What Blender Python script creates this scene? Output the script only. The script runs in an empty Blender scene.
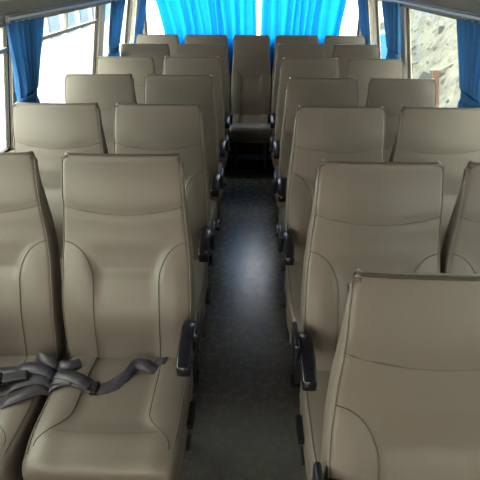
import bpy, bmesh, math, random
from mathutils import Vector, Matrix
PI = math.pi
S = bpy.context.scene
C = S.collection

# ------------------------------------------------------------------ camera
cam_d = bpy.data.cameras.new('camera')
cam = bpy.data.objects.new('camera', cam_d); C.objects.link(cam)
cam_d.sensor_width = 36; cam_d.lens = 36*500/480; cam_d.clip_start = .02; cam_d.clip_end = 200
cam.location = (.018, 0, 1.673)
pitch, yaw, roll = math.radians(28.3), math.radians(1.35), math.radians(-.23)
cam.matrix_world = (Matrix.Translation(cam.location) @ Matrix.Rotation(yaw, 4, 'Z')
                    @ Matrix.Rotation(PI/2-pitch, 4, 'X') @ Matrix.Rotation(-roll, 4, 'Z'))
S.camera = cam

# ------------------------------------------------------------------ world, light, exposure
W = bpy.data.worlds.new('overcast'); S.world = W; W.use_nodes = True
bg = W.node_tree.nodes['Background']
bg.inputs[0].default_value = (1.0, .99, .97, 1); 
_nt = W.node_tree; _tc = _nt.nodes.new('ShaderNodeTexCoord'); _sp = _nt.nodes.new('ShaderNodeSeparateXYZ'); _mr = _nt.nodes.new('ShaderNodeMapRange')
_mr.inputs[1].default_value = -1; _mr.inputs[2].default_value = 1; _mr.inputs[3].default_value = 30; _mr.inputs[4].default_value = 7   # brighter overcast to the left
_nt.links.new(_tc.outputs['Generated'], _sp.inputs[0]); _nt.links.new(_sp.outputs['X'], _mr.inputs[0]); _nt.links.new(_mr.outputs[0], bg.inputs[1])
S.view_settings.view_transform = 'Standard'; S.view_settings.look = 'None'
S.view_settings.exposure = -0.22; S.view_settings.gamma = 1
try: S.view_settings.use_curve_mapping = False
except Exception: pass
S.cycles.max_bounces = 10; S.cycles.diffuse_bounces = 6; S.cycles.glossy_bounces = 4
S.cycles.transparent_max_bounces = 16; S.cycles.transmission_bounces = 6
S.cycles.sample_clamp_indirect = 8
S.cycles.caustics_reflective = False; S.cycles.caustics_refractive = False

def portal(name, loc, rot, sx, sy):
    d = bpy.data.lights.new(name, 'AREA'); d.shape = 'RECTANGLE'; d.size = sx; d.size_y = sy
    d.cycles.is_portal = True
    o = bpy.data.objects.new(name, d); C.objects.link(o); o.location = loc; o.rotation_euler = rot
WZ0, WZ1 = .86, 1.455            # side windows
def wallx(z): return 1.10 + .19*(1.455-z) if z > .86 else 1.213
for s in (-1, 1):
    portal('daylight_portal_side', (s*1.22, 1.6, 1.16), (0, s*PI/2, 0), .75, 8.2)
portal('daylight_portal_rear', (0, 5.6, 1.55), (-PI/2, 0, 0), 2.2, 1.0)
portal('daylight_portal_front', (-.62, -2.38, 1.25), (PI/2, 0, 0), .8, 1.02)

# ------------------------------------------------------------------ materials
def mat(name, col, rough=.5, metal=0, spec=.5, noise=0, nscale=20, bump=0, bscale=200, bdist=.002, col2=None):
    m = bpy.data.materials.new(name); m.use_nodes = True
    nt = m.node_tree; b = nt.nodes['Principled BSDF']
    b.inputs['Roughness'].default_value = rough; b.inputs['Metallic'].default_value = metal
    b.inputs['Specular IOR Level'].default_value = spec
    tc = nt.nodes.new('ShaderNodeTexCoord')
    n = nt.nodes.new('ShaderNodeTexNoise'); n.inputs['Scale'].default_value = nscale; n.inputs['Detail'].default_value = 4
    nt.links.new(tc.outputs['Object'], n.inputs['Vector'])
    r = nt.nodes.new('ShaderNodeMix'); r.data_type = 'RGBA'
    c2 = col2 or tuple(c*(1-noise) for c in col)
    r.inputs[6].default_value = (*col, 1); r.inputs[7].default_value = (*c2, 1)
    nt.links.new(n.outputs['Fac'], r.inputs[0]); nt.links.new(r.outputs[2], b.inputs['Base Color'])
    if bump:
        n2 = nt.nodes.new('ShaderNodeTexNoise'); n2.inputs['Scale'].default_value = bscale; n2.inputs['Detail'].default_value = 3
        nt.links.new(tc.outputs['Object'], n2.inputs['Vector'])
        bp = nt.nodes.new('ShaderNodeBump'); bp.inputs['Strength'].default_value = bump; bp.inputs['Distance'].default_value = bdist
        nt.links.new(n2.outputs['Fac'], bp.inputs['Height']); nt.links.new(bp.outputs['Normal'], b.inputs['Normal'])
    return m
M = {}
M['vinyl'] = mat('beige_vinyl', (.124, .102, .090), .40, noise=.1, nscale=9, bump=.25, bscale=350, spec=.45)
M['seam'] = mat('seam_thread', (.075, .060, .050), .7, noise=.1)
M['piping'] = mat('seat_piping', (.115, .094, .082), .5, noise=.1)
M['black'] = mat('black_plastic', (.006, .006, .011), .3, noise=.2, bump=.1, bscale=300)
M['pan'] = mat('seat_shell_plastic', (.16, .145, .12), .5, noise=.1)
M['metal'] = mat('dark_painted_steel', (.06, .06, .065), .4, metal=.5, noise=.2)
M['chrome'] = mat('chrome', (.8, .8, .8), .15, metal=1)
M['belt'] = mat('belt_webbing', (.040, .034, .052), .42, noise=.25, nscale=60, bump=.4, bscale=500)
M['trim'] = mat('grey_trim', (.21, .20, .185), .55, noise=.15, nscale=12, bump=.1)
M['panel'] = mat('wall_panel', (.30, .285, .25), .6, noise=.1, nscale=8)
M['pillar'] = mat('pillar_cream', (.85, .76, .66), .5, noise=.08)
M['rubber'] = mat('window_rubber', (.02, .02, .022), .6, noise=.1)
M['rail'] = mat('aluminium_rail', (.42, .41, .39), .45)
M['ceiling'] = mat('ceiling_lining', (.15, .145, .14), .7, noise=.1, nscale=6)
M['mat_shade'] = mat('black_mat_and_shade', (.02, .021, .022), .6, noise=.3, nscale=30)
M['ground'] = mat('pale_concrete', (.62, .60, .57), .9, noise=.15, nscale=1.5)
M['stone'] = mat('rubble_stone', (.20, .195, .187), .9, noise=.75, nscale=3, bump=.5, bscale=15, bdist=.03)
M['slab'] = mat('slate_slab', (.035, .04, .046), .8, noise=.3, nscale=4)
M['plank'] = mat('red_brown_plank', (.10, .045, .035), .7, noise=.3, nscale=8)
M['tarp'] = mat('blue_tarpaulin', (.05, .30, .75), .5, noise=.2, nscale=4)
M['white'] = mat('whitewash', (.78, .77, .74), .8, noise=.08, nscale=2)
M['shutter'] = mat('pale_blue_shutter', (.16, .24, .38), .6, noise=.15, nscale=2)

def floor_mat():
    m = mat('grey_vinyl_floor', (.12, .118, .114), .26, noise=.10, nscale=4, spec=.5)
    nt = m.node_tree; b = nt.nodes['Principled BSDF']
    tc = nt.nodes.new('ShaderNodeTexCoord')
    n = nt.nodes.new('ShaderNodeTexNoise'); n.inputs['Scale'].default_value = 26; n.inputs['Detail'].default_value = 8; n.inputs['Roughness'].default_value = .75
    nt.links.new(tc.outputs['Object'], n.inputs['Vector'])
    mr = nt.nodes.new('ShaderNodeMapRange'); mr.inputs[1].default_value = .35; mr.inputs[2].default_value = .7
    mr.inputs[3].default_value = .20; mr.inputs[4].default_value = .34
    nt.links.new(n.outputs['Fac'], mr.inputs[0]); nt.links.new(mr.outputs[0], b.inputs['Roughness'])
    bp = nt.nodes.new('ShaderNodeBump'); bp.inputs['Strength'].default_value = .12; bp.inputs['Distance'].default_value = .002
    n3 = nt.nodes.new('ShaderNodeTexNoise'); n3.inputs['Scale'].default_value = 70; n3.inputs['Detail'].default_value = 6
    nt.links.new(tc.outputs['Object'], n3.inputs['Vector'])
    nt.links.new(n3.outputs['Fac'], bp.inputs['Height']); nt.links.new(bp.outputs['Normal'], b.inputs['Normal'])
    return m
M['floor'] = floor_mat()

def glass_mat(name, tint):
    m = bpy.data.materials.new(name); m.use_nodes = True; nt = m.node_tree
    for n in list(nt.nodes): nt.nodes.remove(n)
    o = nt.nodes.new('ShaderNodeOutputMaterial'); t = nt.nodes.new('ShaderNodeBsdfTransparent'); g = nt.nodes.new('ShaderNodeBsdfGlossy')
    t.inputs[0].default_value = (*tint, 1); g.inputs['Roughness'].default_value = .03
    lw = nt.nodes.new('ShaderNodeLayerWeight'); pw = nt.nodes.new('ShaderNodeMath'); pw.operation = 'POWER'; pw.inputs[1].default_value = 4
    fr = nt.nodes.new('ShaderNodeMapRange'); fr.inputs[3].default_value = .03; fr.inputs[4].default_value = .6
    nt.links.new(lw.outputs['Facing'], pw.inputs[0]); nt.links.new(pw.outputs[0], fr.inputs[0])
    mx = nt.nodes.new('ShaderNodeMixShader')
    nt.links.new(fr.outputs[0], mx.inputs[0]); nt.links.new(t.outputs[0], mx.inputs[1]); nt.links.new(g.outputs[0], mx.inputs[2])
    nt.links.new(mx.outputs[0], o.inputs[0]); return m
M['glass'] = glass_mat('side_window_glass', (.70, .735, .665))
M['glass_clear'] = glass_mat('clear_glass', (.97, .97, .97))

M['glass_tint'] = glass_mat('warm_light_windscreen_glass', (.98, .86, .78))  # warm tint added to the unseen windscreen to warm light on near seats
def cloth_mat(name, col, tcol, f):
    m = bpy.data.materials.new(name); m.use_nodes = True; nt = m.node_tree
    for n in list(nt.nodes): nt.nodes.remove(n)
    o = nt.nodes.new('ShaderNodeOutputMaterial'); d = nt.nodes.new('ShaderNodeBsdfDiffuse'); t = nt.nodes.new('ShaderNodeBsdfTranslucent')
    tc = nt.nodes.new('ShaderNodeTexCoord'); w = nt.nodes.new('ShaderNodeTexNoise'); w.inputs['Scale'].default_value = 40
    nt.links.new(tc.outputs['Object'], w.inputs['Vector'])
    for node, c in ((d, col), (t, tcol)):
        r = nt.nodes.new('ShaderNodeMix'); r.data_type = 'RGBA'
        r.inputs[6].default_value = (*c, 1); r.inputs[7].default_value = (*[x*.8 for x in c], 1)
        nt.links.new(w.outputs['Fac'], r.inputs[0]); nt.links.new(r.outputs[2], node.inputs[0])
    mx = nt.nodes.new('ShaderNodeMixShader'); mx.inputs[0].default_value = f
    nt.links.new(d.outputs[0], mx.inputs[1]); nt.links.new(t.outputs[0], mx.inputs[2]); nt.links.new(mx.outputs[0], o.inputs[0])
    return m
M['curtain'] = cloth_mat('blue_satin_curtain', (.065, .19, .44), (.02, .12, .36), .3)
M['rear_curtain'] = cloth_mat('backlit_blue_curtain', (.01, .10, .55), (.006, .27, .66), .5)  # same cloth as the side curtains, with backlight put into brighter colours

# ------------------------------------------------------------------ helpers
def obj(name, bm, m, parent=None, smooth=True, me=None):
    if me is None:
        me = bpy.data.meshes.new(name)
        bmesh.ops.recalc_face_normals(bm, faces=bm.faces)
        bm.to_mesh(me); bm.free(); me.materials.append(m)
        if smooth: me.shade_smooth()
    o = bpy.data.objects.new(name, me); C.objects.link(o)
    if parent is not None: o.parent = parent
    return o
def tag(o, label, cat, group=None, kind=None):
    o['label'] = label; o['category'] = cat
    if group: o['group'] = group
    if kind: o['kind'] = kind
    return o
def thing(name, label, cat, loc=(0, 0, 0), rz=0, group=None):
    o = bpy.data.objects.new(name, None); C.objects.link(o); o.location = loc; o.rotation_euler = (0, 0, rz)
    o.empty_display_size = .1
    return tag(o, label, cat, group)
def struct(name, bm, m, smooth=False, parent=None):
    o = obj(name, bm, m, parent, smooth)
    if parent is None: o['kind'] = 'structure'
    return o
def add_box(bm, x0, x1, y0, y1, z0, z1, bev=0, mtx=None, segs=2):
    b2 = bmesh.new(); bmesh.ops.create_cube(b2, size=1)
    for v in b2.verts:
        v.co = Vector(((x0+x1)/2+v.co.x*(x1-x0), (y0+y1)/2+v.co.y*(y1-y0), (z0+z1)/2+v.co.z*(z1-z0)))
    if bev: bmesh.ops.bevel(b2, geom=list(b2.edges), offset=bev, segments=segs, profile=.5, affect='EDGES')
    if mtx: b2.transform(mtx)
    me = bpy.data.meshes.new('t'); b2.to_mesh(me); b2.free(); bm.from_mesh(me); bpy.data.meshes.remove(me)
def add_tube(bm, pts, r, n=6, closed=False):
    pts = [Vector(p) for p in pts]; rings = []
    for i, p in enumerate(pts):
        a = pts[i-1] if i else p; b = pts[i+1] if i < len(pts)-1 else p
        t = (b-a).normalized(); q = t.to_track_quat('Z', 'Y')
        rr = r[i] if isinstance(r, (list, tuple)) else r
        rings.append([bm.verts.new(p+q @ Vector((rr*math.cos(2*PI*k/n), rr*math.sin(2*PI*k/n), 0))) for k in range(n)])
    for A, B in zip(rings, rings[1:]):
        for k in range(n): bm.faces.new((A[k], A[(k+1) % n], B[(k+1) % n], B[k]))
    bm.faces.new(rings[0]); bm.faces.new(rings[-1][::-1])
def add_disc(bm, p, axis, r, t, n=20, bev=0):
    b2 = bmesh.new(); bmesh.ops.create_cone(b2, cap_ends=True, segments=n, radius1=r, radius2=r, depth=t)
    if bev: bmesh.ops.bevel(b2, geom=[e for e in b2.edges if abs(e.verts[0].co.z-e.verts[1].co.z) < 1e-5], offset=bev, segments=2, affect='EDGES')
    b2.transform(Matrix.Translation(p) @ Vector(axis).to_track_quat('Z', 'Y').to_matrix().to_4x4())
    me = bpy.data.meshes.new('t'); b2.to_mesh(me); b2.free(); bm.from_mesh(me); bpy.data.meshes.remove(me)
def box_obj(name, dims, m, parent=None, bev=0, mtx=None):
    bm = bmesh.new(); add_box(bm, *dims, bev=bev, mtx=mtx); return obj(name, bm, m, parent, smooth=False)
def smooth(a, b, x):
    t = max(0, min(1, (x-a)/(b-a))); return t*t*(3-2*t)
def interp(tab, x):
    if x <= tab[0][0]: return tab[0][1]
    for (a, p), (b, q) in zip(tab, tab[1:]):
        if x <= b:
            t = (x-a)/(b-a); t = t*t*(3-2*t)*.5+t*.5; return p+(q-p)*t
    return tab[-1][1]
def ribbon(bm, pts, side, w, t=.0014):
    """webbing strap: pts centre line, side = list of across vectors"""
    rows = []
    for i, p in enumerate(pts):
        p = Vector(p); a = Vector(pts[max(0, i-1)]); b = Vector(pts[min(len(pts)-1, i+1)])
        tg = (b-a).normalized(); sd = Vector(side[i]); sd = (sd-tg*sd.dot(tg)).normalized(); n = tg.cross(sd).normalized()
        rows.append([bm.verts.new(p+sd*w/2*k+n*t*j) for k, j in ((-1, -1), (0, -1.5), (1, -1), (1, 1), (0, 1.5), (-1, 1))])
    for A, B in zip(rows, rows[1:]):
        for k in range(6): bm.faces.new((A[k], A[(k+1) % 6], B[(k+1) % 6], B[k]))
    bm.faces.new(rows[0]); bm.faces.new(rows[-1][::-1])

# ------------------------------------------------------------------ bus shell
Y0, Y1 = -2.3, 5.5
FZ0, FZ1, FX = .75, 1.75, -.25
bm = bmesh.new(); add_box(bm, -1.23, 1.23, Y0, Y1, -.08, 0); struct('floor', bm, M['floor'])
bm = bmesh.new(); add_box(bm, -.42, .42, 4.30, 5.2, .0005, .012, bev=.004)
for k in range(14): add_box(bm, -.41, .41, 4.33+k*.06, 4.35+k*.06, .012, .015)
struct('trim_1', bm, M['mat_shade'])  # ribbed mat; its black also carries the shade under the rear seats
bm = bmesh.new(); add_box(bm, -1.19, 1.19, 5.0, 5.495, .0, .27, bev=.01); struct('trim_4', bm, M['mat_shade'])  # black box added under the rear bench to stand in for shade
pil = [(-2.3, -2.2), (-.86, -.74), (.78, .90), (2.46, 2.57), (3.98, 4.13), (5.03, 5.10), (5.46, 5.5)]
sides = (('left', -1), ('right', 1))
for side, s in sides:
    # lower wall
    bm = bmesh.new()
    a, b = sorted((s*1.213, s*1.25)); add_box(bm, a, b, Y0, Y1, 0, WZ0)
    a, b = sorted((s*1.175, s*1.25)); add_box(bm, a, b, Y0, Y1, WZ0-.03, WZ0, bev=.006)
    struct('wall_'+side, bm, M['panel'])
    # cove above the windows
    prof = [(1.115, 1.452), (1.075, 1.452), (1.06, 1.47), (1.055, 1.50), (1.045, 1.508), (1.0, 1.57), (.93, 1.64), (.915, 1.70), (.86, 1.78), (.80, 1.98), (.70, 2.05), (.60, 2.085), (.60, 2.13), (1.2, 2.13), (1.2, 1.47)]
    bm = bmesh.new()
    r0 = [bm.verts.new((s*x, Y0, z)) for x, z in prof]; r1 = [bm.verts.new((s*x, Y1, z)) for x, z in prof]
    for k in range(len(prof)):
        j = (k+1) % len(prof); bm.faces.new((r0[k], r0[j], r1[j], r1[k]))
    bm.faces.new(r0); bm.faces.new(r1)
    struct('trim_2' if s < 0 else 'trim_3', bm, M['trim'])
    # pillars between windows
    for n, (ya, yb) in enumerate(pil):
        bm = bmesh.new(); vs = []
        for z in (WZ0, WZ1+.01):
            for x, y in ((wallx(z)-.005, ya), (wallx(z)+.04, ya), (wallx(z)+.04, yb), (wallx(z)-.005, yb)): vs.append(bm.verts.new((s*x, y, z)))
        for k in range(4): bm.faces.new((vs[k], vs[(k+1) % 4], vs[4+(k+1) % 4], vs[4+k]))
        bm.faces.new(vs[:4]); bm.faces.new(vs[4:])
        bmesh.ops.bevel(bm, geom=[e for e in bm.edges if abs(e.verts[0].co.z-e.verts[1].co.z) > .1], offset=.008, segments=2, affect='EDGES')
        struct('trim_%d' % (10+n+(10 if s > 0 else 0)), bm, M['pillar'])
# baseboards
for side, s in sides:
    a, b = sorted((s*1.19, s*1.213)); bm = bmesh.new(); add_box(bm, a, b, Y0, Y1, 0, .09, bev=.004); struct('baseboard_'+side, bm, M['trim'])
bm = bmesh.new(); add_box(bm, -1.25, 1.25, Y0-.02, Y1+.05, 2.085, 2.15); struct('ceiling', bm, M['ceiling'])
# windows
wn = 0
def quadslab(bm, s, ya, yb, za, zb, off, th):
    vs = []
    for d in (off, off+th):
        for y, z in ((ya, za), (yb, za), (yb, zb), (ya, zb)): vs.append(bm.verts.new((s*(wallx(z)+d), y, z)))
    for k in range(4): bm.faces.new((vs[k], vs[(k+1) % 4], vs[4+(k+1) % 4], vs[4+k]))
    bm.faces.new(vs[:4]); bm.faces.new(vs[4:])
for side, s in sides:
    for (a0, a1), (b0, b1) in zip(pil, pil[1:]):
        wn += 1
        ya, yb = a1, b0
        bm = bmesh.new(); e = .014
        quadslab(bm, s, ya, ya+e, WZ0+.001, WZ1, .008, .02); quadslab(bm, s, yb-e, yb, WZ0+.001, WZ1, .008, .02)
        quadslab(bm, s, ya+e, yb-e, WZ0+.001, WZ0+e, .008, .02); quadslab(bm, s, ya+e, yb-e, WZ1-.010, WZ1, .008, .02)
        w = struct('window_%d' % wn, bm, M['rubber'])
        bm = bmesh.new(); quadslab(bm, s, ya+e, yb-e, WZ0+e, WZ1-.01, .015, .004)
        struct('pane', bm, M['glass'], parent=w)
        if yb-ya > 1.2 and s < 0:          # sliding quarter light above a rail
            bm = bmesh.new(); quadslab(bm, s, ya+e, yb-e, 1.335, 1.355, .004, .018)
            ym = (ya+yb)/2; quadslab(bm, s, ym-.008, ym+.008, 1.355, WZ1-.01, .004, .018)
            struct('transom_rail', bm, M['rail'], parent=w)
# rear wall
bm = bmesh.new()
add_box(bm, -1.25, 1.25, 5.5, 5.54, 0, 1.06); add_box(bm, -1.25, 1.25, 5.5, 5.54, 2.04, 2.15)
add_box(bm, -1.25, -1.09, 5.5, 5.54, 1.06, 2.04); add_box(bm, 1.09, 1.25, 5.5, 5.54, 1.06, 2.04)
struct('wall_rear', bm, M['panel'])
bm = bmesh.new(); e = .022
add_box(bm, -1.09, -1.09+e, 5.485, 5.53, 1.06, 2.04); add_box(bm, 1.09-e, 1.09, 5.485, 5.53, 1.06, 2.04)
add_box(bm, -1.09+e, 1.09-e, 5.485, 5.53, 1.06, 1.06+e); add_box(bm, -1.09+e, 1.09-e, 5.485, 5.53, 2.04-e, 2.04)
wr = struct('window_13', bm, M['rubber'])
bm = bmesh.new(); add_box(bm, -1.09+e, 1.09-e, 5.51, 5.515, 1.06+e, 2.04-e); struct('pane', bm, M['glass_clear'], parent=wr)
# unseen front wall, windscreen opening narrowed leftwards to control the light
bm = bmesh.new()
add_box(bm, -1.25, 1.25, Y0-.04, Y0, 0, FZ0); add_box(bm, -1.25, 1.25, Y0-.04, Y0, FZ1, 2.15)
add_box(bm, -1.25, -1.0, Y0-.04, Y0, FZ0, FZ1); add_box(bm, FX, 1.25, Y0-.04, Y0, FZ0, FZ1)
struct('wall_front', bm, M['panel'])
bm = bmesh.new()
add_box(bm, -1.0, -.97, Y0-.035, Y0+.01, FZ0, FZ1); add_box(bm, FX-.03, FX, Y0-.035, Y0+.01, FZ0, FZ1)
add_box(bm, -.97, FX-.03, Y0-.035, Y0+.01, FZ0, FZ0+.03); add_box(bm, -.97, FX-.03, Y0-.035, Y0+.01, FZ1-.03, FZ1)
wf = struct('window_14', bm, M['rubber'])
bm = bmesh.new(); add_box(bm, -.97, FX-.03, Y0-.02, Y0-.015, FZ0+.03, FZ1-.03); struct('pane', bm, M['glass_tint'], parent=wf)

# ------------------------------------------------------------------ seats
ZB, ZT = .405, 1.142
HW = [(0, .224), (.15, .228), (.35, .230), (.5, .227), (.62, .219), (.78, .209), (1, .202)]
TH = [(0, .10), (.3, .115), (.55, .10), (.75, .078), (.9, .045), (1, .026)]
def fy(v):
    return .20*v - .018*math.exp(-((v-.28)/.17)**2) + .008*math.exp(-((v-.62)/.12)**2) - .010*math.exp(-((v-.86)/.14)**2)
def ub(v): return .50 if v < .42 else .50+.5*(1-math.sqrt(max(0, 1-min(1, (v-.42)/.185)**2)))
def front(u, v):
    w = interp(HW, v); y = fy(v)
    y -= .010*(1-abs(u)**2.2)                       # crown
    b = ub(v)
    if v < .62:
        inside = 1-smooth(b-.09, b+.03, abs(u))
        y += .013*inside*(1-smooth(.50, .62, v))
        y -= .006*math.exp(-((abs(u)-.75)/.16)**2)*(1-smooth(.4, .6, v))
        y -= .011*inside*math.exp(-((v-.25)/.13)**2)
        y += .006*inside*math.exp(-((v-.475)/.022)**2)
    y += .0035*math.exp(-((v-(.735+.04*u*u))/.012)**2)
    return Vector((w*u, y, ZB+v*(ZT-ZB)))
RC = .016
def corner(u, w, r):
    ue = 1-r/w
    if abs(u) <= ue: return 0
    t = min(1, (abs(u)-ue)/(1-ue)); return r*(1-math.sqrt(max(0, 1-t*t)))
US = [-1, -.985, -.95, -.92] + [-.88+.88*2*k/26 for k in range(27)] + [.92, .95, .985, 1]
def loft(rings):
    bm = bmesh.new(); R = [[bm.verts.new(p) for p in r] for r in rings]; n = len(R[0])
    for A, B in zip(R, R[1:]):
        for k in range(n): bm.faces.new((A[k], A[(k+1) % n], B[(k+1) % n], B[k]))
    h = n//2
    for E_ in (R[0], R[-1]):
        for k in range(h-1): bm.faces.new((E_[k], E_[k+1], E_[n-2-k], E_[n-1-k]))
    return bm
def vv_(v, zr): return v if 0 <= v <= 1 else (0 if v < 0 else 1-zr)
def backrest_bm():
    rings = []; rt = .012; zr = rt/(ZT-ZB)
    lv = [(-1, a) for a in (90, 55, 25)] + [(v, 0) for v in [k/46*(1-zr) for k in range(47)]] + [(2, a) for a in (15, 32, 50, 70, 90)]
    for v, a in lv:
        a = math.radians(a); ins = rt*(1-math.cos(a)); wi = .012*(1-math.cos(a))+.026*(1-math.sqrt(max(0, 1-((vv_(v, zr)-.955)/.038)**2)) if vv_(v, zr) > .955 else 0)
        if v == -1: vv = 0; dz = -.02*math.sin(a); ins *= .7
        elif v == 2: vv = 1-zr; dz = rt*math.sin(a)
        else: vv = v; dz = 0
        w = interp(HW, vv); th = interp(TH, vv); k = (w-wi)/w; ring = []
        for u in US:
            p = front(u, vv); ring.append(Vector((p.x*k, p.y+corner(u, w, RC)+ins, p.z+dz)))
        for u in US[::-1]:
            p = Vector((w*u, fy(vv)+th, ZB+vv*(ZT-ZB)))
            ring.append(Vector((p.x*k, p.y-corner(u, w, .03)+.008*(1-u*u)-ins, p.z+dz-.012*max(0, (vv-.9)/.1))))
        rings.append(ring)
    return loft(rings)
def edge_line(sg, off=.001):
    out = []; zr = .012/(ZT-ZB)
    for k in range(40):
        v = k/39*(1-zr); w = interp(HW, v); u = sg*(1-.006/w); p = front(u, v)
        out.append((p.x+sg*off*.6, p.y+corner(u, w, RC)-off, p.z))
    return out
def top_line():
    out = []; rt = .012; zr = rt/(ZT-ZB); a = math.radians(40)
    for k in range(25):
        u = -.94+1.88*k/24; p = front(u, 1-zr); w = interp(HW, 1)
        out.append((p.x*(w-.018*(1-math.cos(a)))/w, p.y+corner(u, w, RC)+rt*(1-math.cos(a))-.001, p.z+rt*math.sin(a)))
    return out
def on(u, v):
    p = front(u, v); return (p.x, p.y+corner(u, interp(HW, v), RC)-.0010, p.z)
def seams_bm():
    bm = bmesh.new(); r = .0015
    add_tube(bm, [on(u, .735+.04*u*u) for u in [-.97+1.94*k/24 for k in range(25)]], r, 5)
    for s in (-1, 1):
        add_tube(bm, [on(s*min(.97, ub(v)), v) for v in [.002+math.sin(PI/2*k/40)*.603 for k in range(41)]], r, 5)
    return bm
def piping_bm():
    bm = bmesh.new()
    for s in (-1, 1): add_tube(bm, edge_line(s), .0022, 6)
    add_tube(bm, top_line(), .0014, 6)
    return bm
# cushion: loft along y
CT, CTH, CL = .435, .125, .455
CW = .232
def ctop(u, y):
    t = -y/CL
    z = CT + .006*math.sin(PI*max(0, min(1, t))) - .018*smooth(.75, 1.05, t)
    z += .010*(1-abs(u)**2.4)
    b = cub(y)
    z -= .012*(1-smooth(b-.1, b+.04, abs(u)))*(1-smooth(.27, .36, -y))
    z += .008*math.exp(-((abs(u)-.75)/.2)**2)
    return z
def cub(y): return .52 if y > -.24 else .52+.36*smooth(.24, .38, -y)**1.5
def cwid(y): return CW - .012*smooth(.30, .47, -y) - .010*smooth(.08, -.02, -y)
def cushion_bm(ct=0):
    rings = []; rt = .045
    lv = [(.03, a, -1) for a in (90, 50, 20)] + [(.03-k/30*(CL+.03-rt), 0, 0) for k in range(31)] + [(-CL+rt, a, 1) for a in (15, 30, 45, 60, 75, 90)]
    for y, a, e_ in lv:
        a = math.radians(a); w = cwid(y); ring = []
        if e_ < 0: yy = y+.02*math.sin(a); ins = .02*(1-math.cos(a))
        elif e_ > 0: yy = y-rt*math.sin(a); ins = rt*(1-math.cos(a))
        else: yy = y; ins = 0
        k = (w-(.02*(1-math.cos(a))))/w
        for u in US: ring.append(Vector((w*u*k, yy, ctop(u, y)-corner(u, w, .022)-ins)))
        for u in US[::-1]: ring.append(Vector((w*u*k, yy, CT-CTH+corner(u, w, .015)+ins*.4)))
        rings.append(ring)
    return loft(rings)
def con(u, y): return (cwid(y)*u, y, ctop(u, y)-corner(u, cwid(y), .022)+.0004)
def cushion_seams_bm():
    bm = bmesh.new(); r = .0017
    for s in (-1, 1):
        add_tube(bm, [con(s*cub(y), y) for y in [0.0-k/26*.385 for k in range(27)]], r, 5)
        add_tube(bm, [con(s*(1-.014/cwid(y)), y) for y in [.02-k/24*(CL-.03) for k in range(25)]], .0024, 6)
    add_tube(bm, [con(u, -.325-.012*(1-u*u)) for u in [-.70+1.40*k/20 for k in range(21)]], r, 5)
    return bm
def armrest_bm(s):
    bm = bmesh.new()
    # arm body: swept rounded section, slightly arched, inboard of the pivot
    pts = [(.020, .596, .019, .034), (.004, .612, .0235, .050), (-.035, .620, .0250, .052), (-.10, .616, .024, .048), (-.16, .604, .0235, .045), (-.198, .592, .022, .044), (-.205, .590, .018, .036)]
    x0 = s*.226; rings = []
    for y, z, hw, h in pts:
        r = []
        for k in range(16):
            a = 2*PI*k/16; cx, sx = math.cos(a), math.sin(a)
            q = .32
            r.append(Vector((x0+hw*math.copysign(abs(cx)**q, cx), y, z-h/2+h/2*math.copysign(abs(sx)**q, sx))))
        rings.append(r)
    R = [[bm.verts.new(p) for p in r] for r in rings]
    for A, B in zip(R, R[1:]):
        for k in range(16): bm.faces.new((A[k], A[(k+1) % 16], B[(k+1) % 16], B[k]))
    bm.faces.new(R[0]); bm.faces.new(R[-1][::-1])
    return bm
def pivot_bm(s):
    bm = bmesh.new()
    x0, x1 = sorted((s*.250, s*.268))
    add_box(bm, x0, x1, -.105, .030, .555, .640, bev=.008, segs=3)
    return bm
def pivot_cap_bm(s):
    bm = bmesh.new(); add_disc(bm, (s*.2805, -.015, .600), (s, 0, 0), .024, .005, bev=.0015); return bm
def lever_bm(s):
    bm = bmesh.new()
    x0, x1 = sorted((s*.232, s*.252))
    add_box(bm, x0, x1, -.19, -.13, .335, .375, bev=.005)
    add_box(bm, x0, x1, -.235, -.15, .350, .372, bev=.005); return bm
def legs_bms():
    out = []
    for sx in (-1, 1):
        for y0, y1 in ((-.35, -.30), (-.02, .03)):
            bm = bmesh.new(); add_box(bm, sx*.17-.014, sx*.17+.014, y0, y1, .006, .285, bev=.003)
            add_box(bm, sx*.17-.03, sx*.17+.03, y0-.015, y1+.015, .0, .006); out.append(bm)
    return out
def back_shell_bm():
    bm = bmesh.new(); rings = []
    for k in range(16):
        v = .03+k/15*.80; w = interp(HW, v)*.90; th = interp(TH, v); r = []
        for u in [j/8-1 for j in range(17)]:
            r.append(Vector((w*u, fy(v)+th+.020*(1-u*u)-.006*abs(u)**6+.001, ZB+v*(ZT-ZB))))
        for u in [1-j/8 for j in range(17)]:
            r.append(Vector((w*u, fy(v)+th+.010*(1-u*u)-.012, ZB+v*(ZT-ZB))))
        rings.append(r)
    return loft(rings)
MESH = {}
def mesh(key, fn, m, sm=True):
    if key not in MESH:
        o = obj(key, fn(), m, None, sm); MESH[key] = o.data; bpy.data.objects.remove(o)
    return MESH[key]
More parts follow.
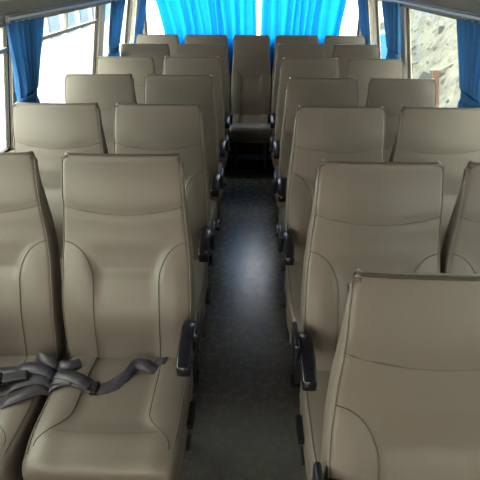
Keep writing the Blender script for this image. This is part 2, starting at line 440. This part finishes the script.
def make_seat(label, x, y, arm, group, lift=0, arms=None):
    """arm: -1/+1 side of the aisle armrest, 0 none"""
    t = thing('bus_seat', label, 'seat', (x, y, 0), 0, group)
    P = lambda nm, key, fn, m, par=t, sm=True: obj(nm, None, None, par, me=mesh(key, fn, m, sm))
    b = P('backrest', 'backrest', backrest_bm, M['vinyl'])
    P('seam', 'back_seams', seams_bm, M['seam'], b); P('piping', 'piping', piping_bm, M['piping'], b)
    P('back_shell', 'back_shell', back_shell_bm, M['pan'])
    c = P('cushion', 'cushion', cushion_bm, M['vinyl']); c.location.z = lift
    P('seam', 'cushion_seams', cushion_seams_bm, M['seam'], c)
    def pan():
        bm = bmesh.new(); add_box(bm, -.222, .222, -.41, .04, .283, .312, bev=.006); add_box(bm, -.19, .19, .03, .10, .30, .46, bev=.01); return bm
    P('seat_pan', 'seat_pan', pan, M['pan'], sm=False)
    for k in range(4):
        P('leg', 'leg%d' % k, lambda k=k: legs_bms()[k], M['metal'], sm=False)
    for s in (arms or ([arm] if arm else [])):
        a = P('armrest', 'arm%d' % s, lambda s=s: armrest_bm(s), M['black'])
        pv = P('pivot_housing', 'pivot%d' % s, lambda s=s: pivot_bm(s), M['black'], a)
        P('recline_lever', 'lever%d' % s, lambda s=s: lever_bm(s), M['black'], sm=False)
    return t
SX_A, SX_W = .412, .878
dL = [1.575, 2.275, 2.995, 3.675, 4.38, 5.06]
dR = [.855, 1.525, 2.26, 2.935, 3.655, 4.41, 5.06]
ordn = ['nearest', 'second', 'third', 'fourth', 'fifth', 'rearmost']
GA, GW = 'beige bus seats along the aisle', 'beige bus seats along the windows'
LAB_LA = ['large beige vinyl aisle seat at lower left with tangled dark belt across it',
          'beige aisle seat directly behind the belted seats on the left',
          'beige aisle seat in the third row on the left, dark armrest low in the aisle',
          'beige aisle seat in the fourth row on the left of the aisle',
          'beige aisle seat just ahead of the rear bench, left of the aisle',
          'rear bench seat immediately left of the middle seat, before the blue curtain']
LAB_LW = ['beige seat cut by the left picture edge, belt buckle on its cushion',
          'beige window seat second from the front on the left, under the nearest blue curtain',
          'beige window seat in the third row on the left, pale window beside it',
          'beige window seat in the fourth row on the left, beside the cream pillar',
          'sunlit beige window seat just ahead of the rear bench, on the left',
          'rear bench seat in the far left corner beside the window']
LAB_RA = ['closest beige seat, cut by the bottom right corner, its back facing widest',
          'large beige aisle seat on the right, directly behind the closest seat',
          'beige aisle seat in the third row on the right of the aisle',
          'beige aisle seat in the fourth row on the right of the aisle',
          'beige aisle seat in the fifth row on the right of the aisle',
          'beige aisle seat just ahead of the rear bench, right of the aisle',
          'rear bench seat immediately right of the middle seat, before the blue curtain']
LAB_RW = [None, 'beige window seat cut by the right picture edge, second row',
          'beige window seat in the third row on the right, under the nearest blue curtain',
          'beige window seat in the fourth row on the right, below the rubble view',
          'beige window seat in the fifth row on the right, beside the window pillar',
          'beige window seat just ahead of the rear bench, on the right',
          'rear bench seat in the far right corner beside a blue curtain']
for i, d in enumerate(dL):
    make_seat(LAB_LA[i], -SX_A-(.016 if i == 5 else 0), d-.2, 1 if i < 5 else 0, GA)
    make_seat(LAB_LW[i], -SX_W-(.014 if i == 5 else .020 if i == 0 else 0), d-.2, 0, GW)
for i, d in enumerate(dR):
    st = make_seat(LAB_RA[i], SX_A+(.008 if i == 0 else .018 if i == 1 else .016 if i == 6 else .002), d-.2, -1 if i < 6 else 0, GA)
    if i == 0:                                   # its armrest stands a little raised
        for ch in st.children:
            if ch.name.startswith('armrest'): ch.location = (.012, .06, .085)
    if LAB_RW[i]:
        wseat = make_seat(LAB_RW[i], SX_W+(.020 if i < 2 else .002 if i == 2 else 0 if i == 6 else -.012), d-.2, 0, GW)
        if i > 2: wseat.scale.x = .94
mid = make_seat('middle seat of the rear bench at the end of the aisle', 0.0, 4.86, 0, 'beige bus seats along the rear wall')
mid.scale.x = .84

# ------------------------------------------------------------------ seat belts on the nearest left seats
LY = dL[0]-.2
def seat_z(x, y):
    best = 0
    for cx in (-SX_A, -SX_W):
        u = (x-cx)/CW
        if abs(u) <= 1: best = max(best, ctop(u, y-LY)-corner(u, CW, .022))
    return best if best else CT-.01
def belt(pts, w, n=60, face=(0, 1, 0)):
    """pts: (x, y, lift, twist) control points over the cushions"""
    def cr(a, b, c, d, t): return .5*((2*b)+(-a+c)*t+(2*a-5*b+4*c-d)*t*t+(-a+3*b-3*c+d)*t**3)
    P = [pts[0]]+list(pts)+[pts[-1]]; out = []; sd = []
    m = len(pts)-1
    for k in range(n+1):
        f = k/n*m; i = min(m-1, int(f)); t = f-i
        x, y, l, tw = [cr(P[i][j], P[i+1][j], P[i+2][j], P[i+3][j], t) for j in range(4)]
        out.append((x, y, seat_z(x, y)+max(.003, l))); sd.append((math.sin(tw)*.0, math.cos(tw), math.sin(tw)))
    bm = bmesh.new(); ribbon(bm, out, sd, w); return bm
bl = thing('seat_belt', 'dark charcoal lap belt twisted across the aisle seat at lower left', 'seat belt', (0, 0, 0))
obj('webbing', belt([(-.97, 1.10, .006, .0), (-.86, 1.115, .006, .05), (-.775, 1.135, .008, .1), (-.722, 1.160, .010, .1), (-.66, 1.205, .012, .1), (-.59, 1.238, .010, 0), (-.495, 1.222, .006, .0), (-.44, 1.236, .006, .2), (-.40, 1.275, .012, .7), (-.376, 1.318, .024, .9), (-.34, 1.322, .022, .6), (-.315, 1.325, .010, .2), (-.298, 1.350, .000, .1), (-.285, 1.400, -.012, .0)], .044, 130), M['belt'], bl)
bm = bmesh.new(); z = seat_z(-.495, 1.222)
add_box(bm, -.507, -.483, 1.195, 1.249, z+.002, z+.016, bev=.004); obj('adjuster', bm, M['black'], bl, False)
bl2 = thing('seat_belt', 'dark grey lap belt with black buckle bunched on the seat at left edge', 'seat belt', (0, 0, 0))
obj('webbing', belt([(-1.02, 1.262, .012, .0), (-.93, 1.275, .014, .2), (-.86, 1.270, .018, .2), (-.80, 1.268, .024, .3), (-.74, 1.275, .028, .2), (-.68, 1.275, .026, .0), (-.62, 1.262, .022, -.1), (-.56, 1.243, .018, 0), (-.51, 1.228, .014, .0)], .048, 80), M['belt'], bl2)
obj('webbing', belt([(-.735, 1.345, .006, .9), (-.715, 1.325, .030, .9), (-.685, 1.310, .034, .7), (-.65, 1.305, .030, .6), (-.60, 1.300, .020, .5), (-.57, 1.325, .008, .4)], .036, 34), M['belt'], bl2)
obj('webbing', belt([(-.86, 1.165, .012, .1), (-.80, 1.190, .014, .2), (-.74, 1.215, .018, .2), (-.68, 1.235, .020, .1), (-.62, 1.240, .020, .1), (-.57, 1.236, .016, .1)], .044, 50), M['belt'], bl2)
z = seat_z(-.84, 1.225)
Mb = Matrix.Translation((-.822, 1.205, z+.046)) @ Matrix.Rotation(math.radians(18), 4, 'Z')
bk = box_obj('buckle', (-.075, .03, -.028, .028, -.012, .012), M['black'], bl2, .006, Mb)
bm = bmesh.new(); add_box(bm, -.015, -.005, -.018, .018, .0125, .0155, mtx=Mb); add_box(bm, -.05, -.005, -.018, -.010, .0125, .0155, mtx=Mb); add_box(bm, -.05, -.005, .010, .018, .0125, .0155, mtx=Mb)
obj('tongue', bm, M['chrome'], bk, False)
bm = bmesh.new(); add_box(bm, .03, .11, -.020, .020, -.010, .008, bev=.005, mtx=Mb); obj('buckle_sleeve', bm, M['black'], bk, False)

# ------------------------------------------------------------------ curtains
def side_curtain(s, ya, yb, tie_a, tie_b, folds, label, seed, group):
    random.seed(seed)
    t = thing('window_curtain', label, 'curtain', (s*1.05, (ya+yb)/2, 1.46), 0, group)
    bm = bmesh.new(); n = folds*10; zt, zm, zb = 1.470, 1.12, 1.04; rows = []
    ph = [random.uniform(-.5, .5) for _ in range(folds+2)]
    for j in range(31):
        q = j/30; z = zt+(zb-zt)*q
        g = smooth(zt, zm, z) if z > zm else 1-.45*smooth(zm, zb, z)
        g = g**.75 if z > zm else g
        a = ya+(tie_a-ya)*g; b = yb+(tie_b-yb)*g; row = []
        base = wallx(z)-.062-.012*(1-g)
        amp = .017+.012*g
        if abs(z-zm) < .03: amp *= .75
        for i in range(n+1):
            u = i/n; y = a+(b-a)*u
            x = base+amp*math.sin(2*PI*folds*u+ph[int(u*folds)]*math.sin(PI*((u*folds) % 1)))
            row.append(bm.verts.new((s*x-s*1.05, y-(ya+yb)/2, z-1.46)))
        rows.append(row)
    for A, B in zip(rows, rows[1:]):
        for i in range(n): bm.faces.new((A[i], A[i+1], B[i+1], B[i]))
    obj('cloth', bm, M['curtain'], t)
    bm = bmesh.new(); r = wallx(zm)-.062; ring = []
    for j in range(21):
        a = 2*PI*j/20
        ring.append((s*(r+.036*math.cos(a)-1.05), (tie_a+tie_b)/2-(ya+yb)/2+(abs(tie_b-tie_a)/2+.006)*math.sin(a), zm-1.46+.008*math.sin(a)))
    ribbon(bm, ring, [(0, 0, 1)]*21, .035, .001); obj('tie_band', bm, M['curtain'], t)
    bm = bmesh.new()
    nh = 5
    for k in range(nh):
        y = (ya-(ya+yb)/2)+(yb-ya)*(k+.5)/nh; add_box(bm, -.004-s*.012, .004-s*.012, y-.004, y+.004, -.012, .012)
    obj('hooks', bm, M['rail'], t, False)
G = 'blue tied curtains at the side windows'
side_curtain(-1, 2.28, 2.66, 2.42, 2.58, 6, 'blue tied curtain at the nearest window on the left', 1, G)
side_curtain(-1, 4.04, 4.42, 4.16, 4.32, 4, 'blue tied curtain behind the middle pillar on the left', 2, G)
side_curtain(-1, 5.09, 5.36, 5.12, 5.30, 4, 'small blue tied curtain at the far left corner window', 3, G)
side_curtain(1, 2.26, 2.70, 2.36, 2.64, 6, 'blue curtain cut by the right picture edge', 4, G)
side_curtain(1, 3.88, 4.34, 3.98, 4.24, 5, 'blue tied curtain right of centre, beside the rubble window', 5, G)
side_curtain(1, 5.08, 5.40, 5.12, 5.34, 4, 'small blue tied curtain at the far right corner window', 6, G)
def side(p, r, q): return p+(r-p)*(smooth(0, .46, q) if abs(p) < .5 else smooth(0, 1, q*1.2))  # unseen upper gap widened to throw a white streak on the floor
def rear_curtain(x0, x1, bx0, bx1, folds, label, seed):
    random.seed(seed)
    t = thing('rear_curtain', label, 'curtain', ((x0+x1)/2, 5.42, 2.03), 0, 'bright blue curtains over the rear window')
    n = folds*10; bm = bmesh.new(); rows = []; cx = (x0+x1)/2
    fr = [random.uniform(.6, 1.5) for _ in range(folds)]; tot = sum(fr); acc = [0]
    for f in fr: acc.append(acc[-1]+f/tot)
    am = [random.uniform(.6, 1.25) for _ in range(folds)]
    for j in range(37):
        q = j/36; z = 2.03-1.32*q; a = side(x0, bx0, q); b = side(x1, bx1, q); row = []
        for i in range(n+1):
            f = i//10 if i < n else folds-1; u = acc[f]+(acc[f+1]-acc[f])*((i-f*10)/10)
            w = math.sin(2*PI*(i-f*10)/10)+.25*math.sin(4*PI*(i-f*10)/10+f)
            x = a+(b-a)*u+.006*math.sin(q*7+f*2.1)
            row.append(bm.verts.new((x-cx, .032*am[f]*w*(.7+.4*q)+.006*math.sin(q*5+f), z-2.03)))
        rows.append(row)
    for A, B in zip(rows, rows[1:]):
        for i in range(n): bm.faces.new((A[i], A[i+1], B[i+1], B[i]))
    obj('cloth', bm, M['rear_curtain'], t)
rear_curtain(-1.08, -.10, -.86, .045, 11, 'bright blue curtain over the left half of the rear window', 11)
rear_curtain(.22,   .985, .095, .87, 9, 'bright blue curtain over the right half of the rear window', 12)
def rail(a, b, label, s=0):
    bm = bmesh.new()
    if s: add_box(bm, -.005, .005, -(b-a)/2, (b-a)/2, -.006, .006, bev=.002); loc = (s*1.048, (a+b)/2, 1.484)
    else: add_box(bm, a, b, -.008, .008, -.01, .01, bev=.003); loc = (0, 5.42, 2.045)
    for e_ in ((-(b-a)/2, (b-a)/2) if s else (a, b)):
        if s: add_box(bm, -.004, .03*1, e_-.008, e_+.008, -.012, .012, bev=.002) if s > 0 else add_box(bm, -.03, .004, e_-.008, e_+.008, -.012, .012, bev=.002)
        else: add_box(bm, e_-.008, e_+.008, -.01, .085, -.014, .014)
    o = obj('curtain_rail', bm, M['rail'], None, False); o.location = loc; tag(o, label, 'curtain rail')
rail(-1.06, 1.06, 'long curtain rail above the rear window')
rail(2.34, 5.42, 'pale curtain rail running along the left windows', -1)
rail(2.28, 5.42, 'pale curtain rail running along the right windows', 1)

# ------------------------------------------------------------------ air vents in the coves
def vent(s, y, ln, label):
    t = thing('air_vent', label, 'vent', (s*.975, y, 1.602), 0)
    ang = math.atan2(.07, .07)
    R = Matrix.Rotation(s*ang*-1, 4, 'Y')
    bm = bmesh.new(); add_box(bm, -.035, .035, -ln/2, ln/2, -.004, .006, bev=.004, mtx=R); obj('housing', bm, M['rail'], t, False)
    bm = bmesh.new()
    for k in range(4): add_box(bm, -.025+k*.014, -.019+k*.014, -ln/2+.02, ln/2-.02, .006, .009, mtx=R)
    add_box(bm, -.025+.0, .03, -ln/2+.02, ln/2-.02, -.006, -.0045, mtx=R)
    obj('slats', bm, M['black'], t, False)
M['duct'] = mat('pale_duct_plastic', (.46, .41, .375), .5, noise=.1)
for s_, lb in ((-1, 'pale air duct running along the top of the left wall'), (1, 'pale air duct running along the top of the right wall')):
    bm = bmesh.new(); prof = [(.992, 1.562), (.965, 1.566), (.925, 1.60), (.895, 1.65), (.880, 1.72), (.875, 1.74), (.905, 1.74), (.935, 1.68), (.955, 1.63)]
    R_ = [[bm.verts.new((s_*(x+(.03 if y > 2.4 else 0)), y, z+(.012 if y > 2.4 else 0))) for x, z in prof] for y in (-2.29, 2.36, 2.44)]
    for A, B in zip(R_, R_[1:]):
        for k in range(9): bm.faces.new((A[k], A[(k+1) % 9], B[(k+1) % 9], B[k]))
    bm.faces.new(R_[0]); bm.faces.new(R_[-1])
    tag(obj('air_duct', bm, M['duct'], None, False), lb, 'air duct')
vent(-1, 2.80, .42, 'slotted metal air vent in the cove above the left window')
vent(1, 2.62, .16, 'small air vent in the cove at the top right')

# ------------------------------------------------------------------ outside
GZ = -.95
bm = bmesh.new(); add_box(bm, -60, 60, -40, 60, GZ-.2, GZ); struct('ground', bm, M['ground'])
b = thing('building', 'pale building with blue shutters seen through the left windows', 'building', (-6.2, 16, GZ))
box_obj('wall', (-.3, 0, -8, 10, 0, 3.4), M['white'], b)
for k in range(11):
    box_obj('shutter', (0, .06, -7.5+k*1.55, -6.6+k*1.55, .75, 2.4), M['shutter'], b, .01)
def rock_bm(sx, sy, sz, seed):
    rnd = random.Random(seed); bm = bmesh.new(); bmesh.ops.create_cube(bm, size=1)
    bmesh.ops.subdivide_edges(bm, edges=list(bm.edges), cuts=2, use_grid_fill=True)
    for v in bm.verts: v.co = Vector((v.co.x*sx, v.co.y*sy, v.co.z*sz))*(1+rnd.uniform(-.16, .16))
    return bm
def mound(x, y):
    h = 2.0*smooth(2.5, 5.4, x)*smooth(4.5, 6.5, y)
    return h+.07*math.sin(x*4.1+y*2.3)*math.sin(y*3.7-x)*min(1, h*3)
bm = bmesh.new(); nx, ny = 78, 140; grid = []
for i in range(nx+1):
    grid.append([bm.verts.new((2.4+i*.07+random.uniform(-.02, .02), 4.4+j*.094+random.uniform(-.03, .03), GZ+mound(2.4+i*.07, 4.4+j*.094)+.002+random.uniform(0, .10)*min(1, mound(2.4+i*.07, 4.4+j*.094)*4))) for j in range(ny+1)])
for i in range(nx):
    for j in range(ny): bm.faces.new((grid[i][j], grid[i+1][j], grid[i+1][j+1], grid[i][j+1]))
struct('ground', bm, M['stone'])
def put(o, x, y, up, rot): o.location = (x, y, GZ+mound(x, y)+up); o.rotation_euler = rot
random.seed(7); placed = []; k = 0
while k < 170:
    x = random.uniform(2.8, 5.6); y = random.uniform(6.4, 14.5); s_ = random.choice((.06, .09, .12, .16, .22, .28, .36))
    if x < 3.5 and y > 11.7: continue
    if any((x-a)**2+(y-c)**2 < (1.1*(s_+d))**2*.7 for a, c, d in placed): s_ *= .5
    if any((x-a)**2+(y-c)**2 < ((s_+d)*.8)**2 for a, c, d in placed): continue
    placed.append((x, y, s_))
    o = obj('rubble_stone', rock_bm(s_*random.uniform(.8, 1.5), s_*random.uniform(.6, 1.1), s_*random.uniform(.3, .7), k), M['slab'] if k % 3 == 0 else M['stone'], None, False)
    put(o, x, y, s_*.16, (random.uniform(-.4, .4), -.55+random.uniform(-.4, .4), random.uniform(0, 3)))
    tag(o, 'broken chunk lying in the rubble outside the right window', 'stone', 'broken chunks in the rubble outside')
    k += 1
o = box_obj('slate_slab', (-.42, .42, -.17, .17, -.03, .03), M['slab'], None, .01)
put(o, 3.15, 9.6, .38, (.2, -.85, .75)); tag(o, 'grey slab tilted on the rubble outside the right window', 'slab')
o = box_obj('wooden_plank', (-.045, .045, -.02, .02, -1.25, .36), M['plank'], None, .005)
o.location = (2.5, 6.97, .17); o.rotation_euler = (-.50, 0, 0); tag(o, 'upright red-brown plank outside the right window', 'plank')
o = box_obj('blue_container', (-.4, .25, -.4, .4, 0, 1.38), M['tarp'], None, .03)
o.location = (2.95, 12.6, GZ); tag(o, 'blue container standing outside the window beyond the pillar', 'container')
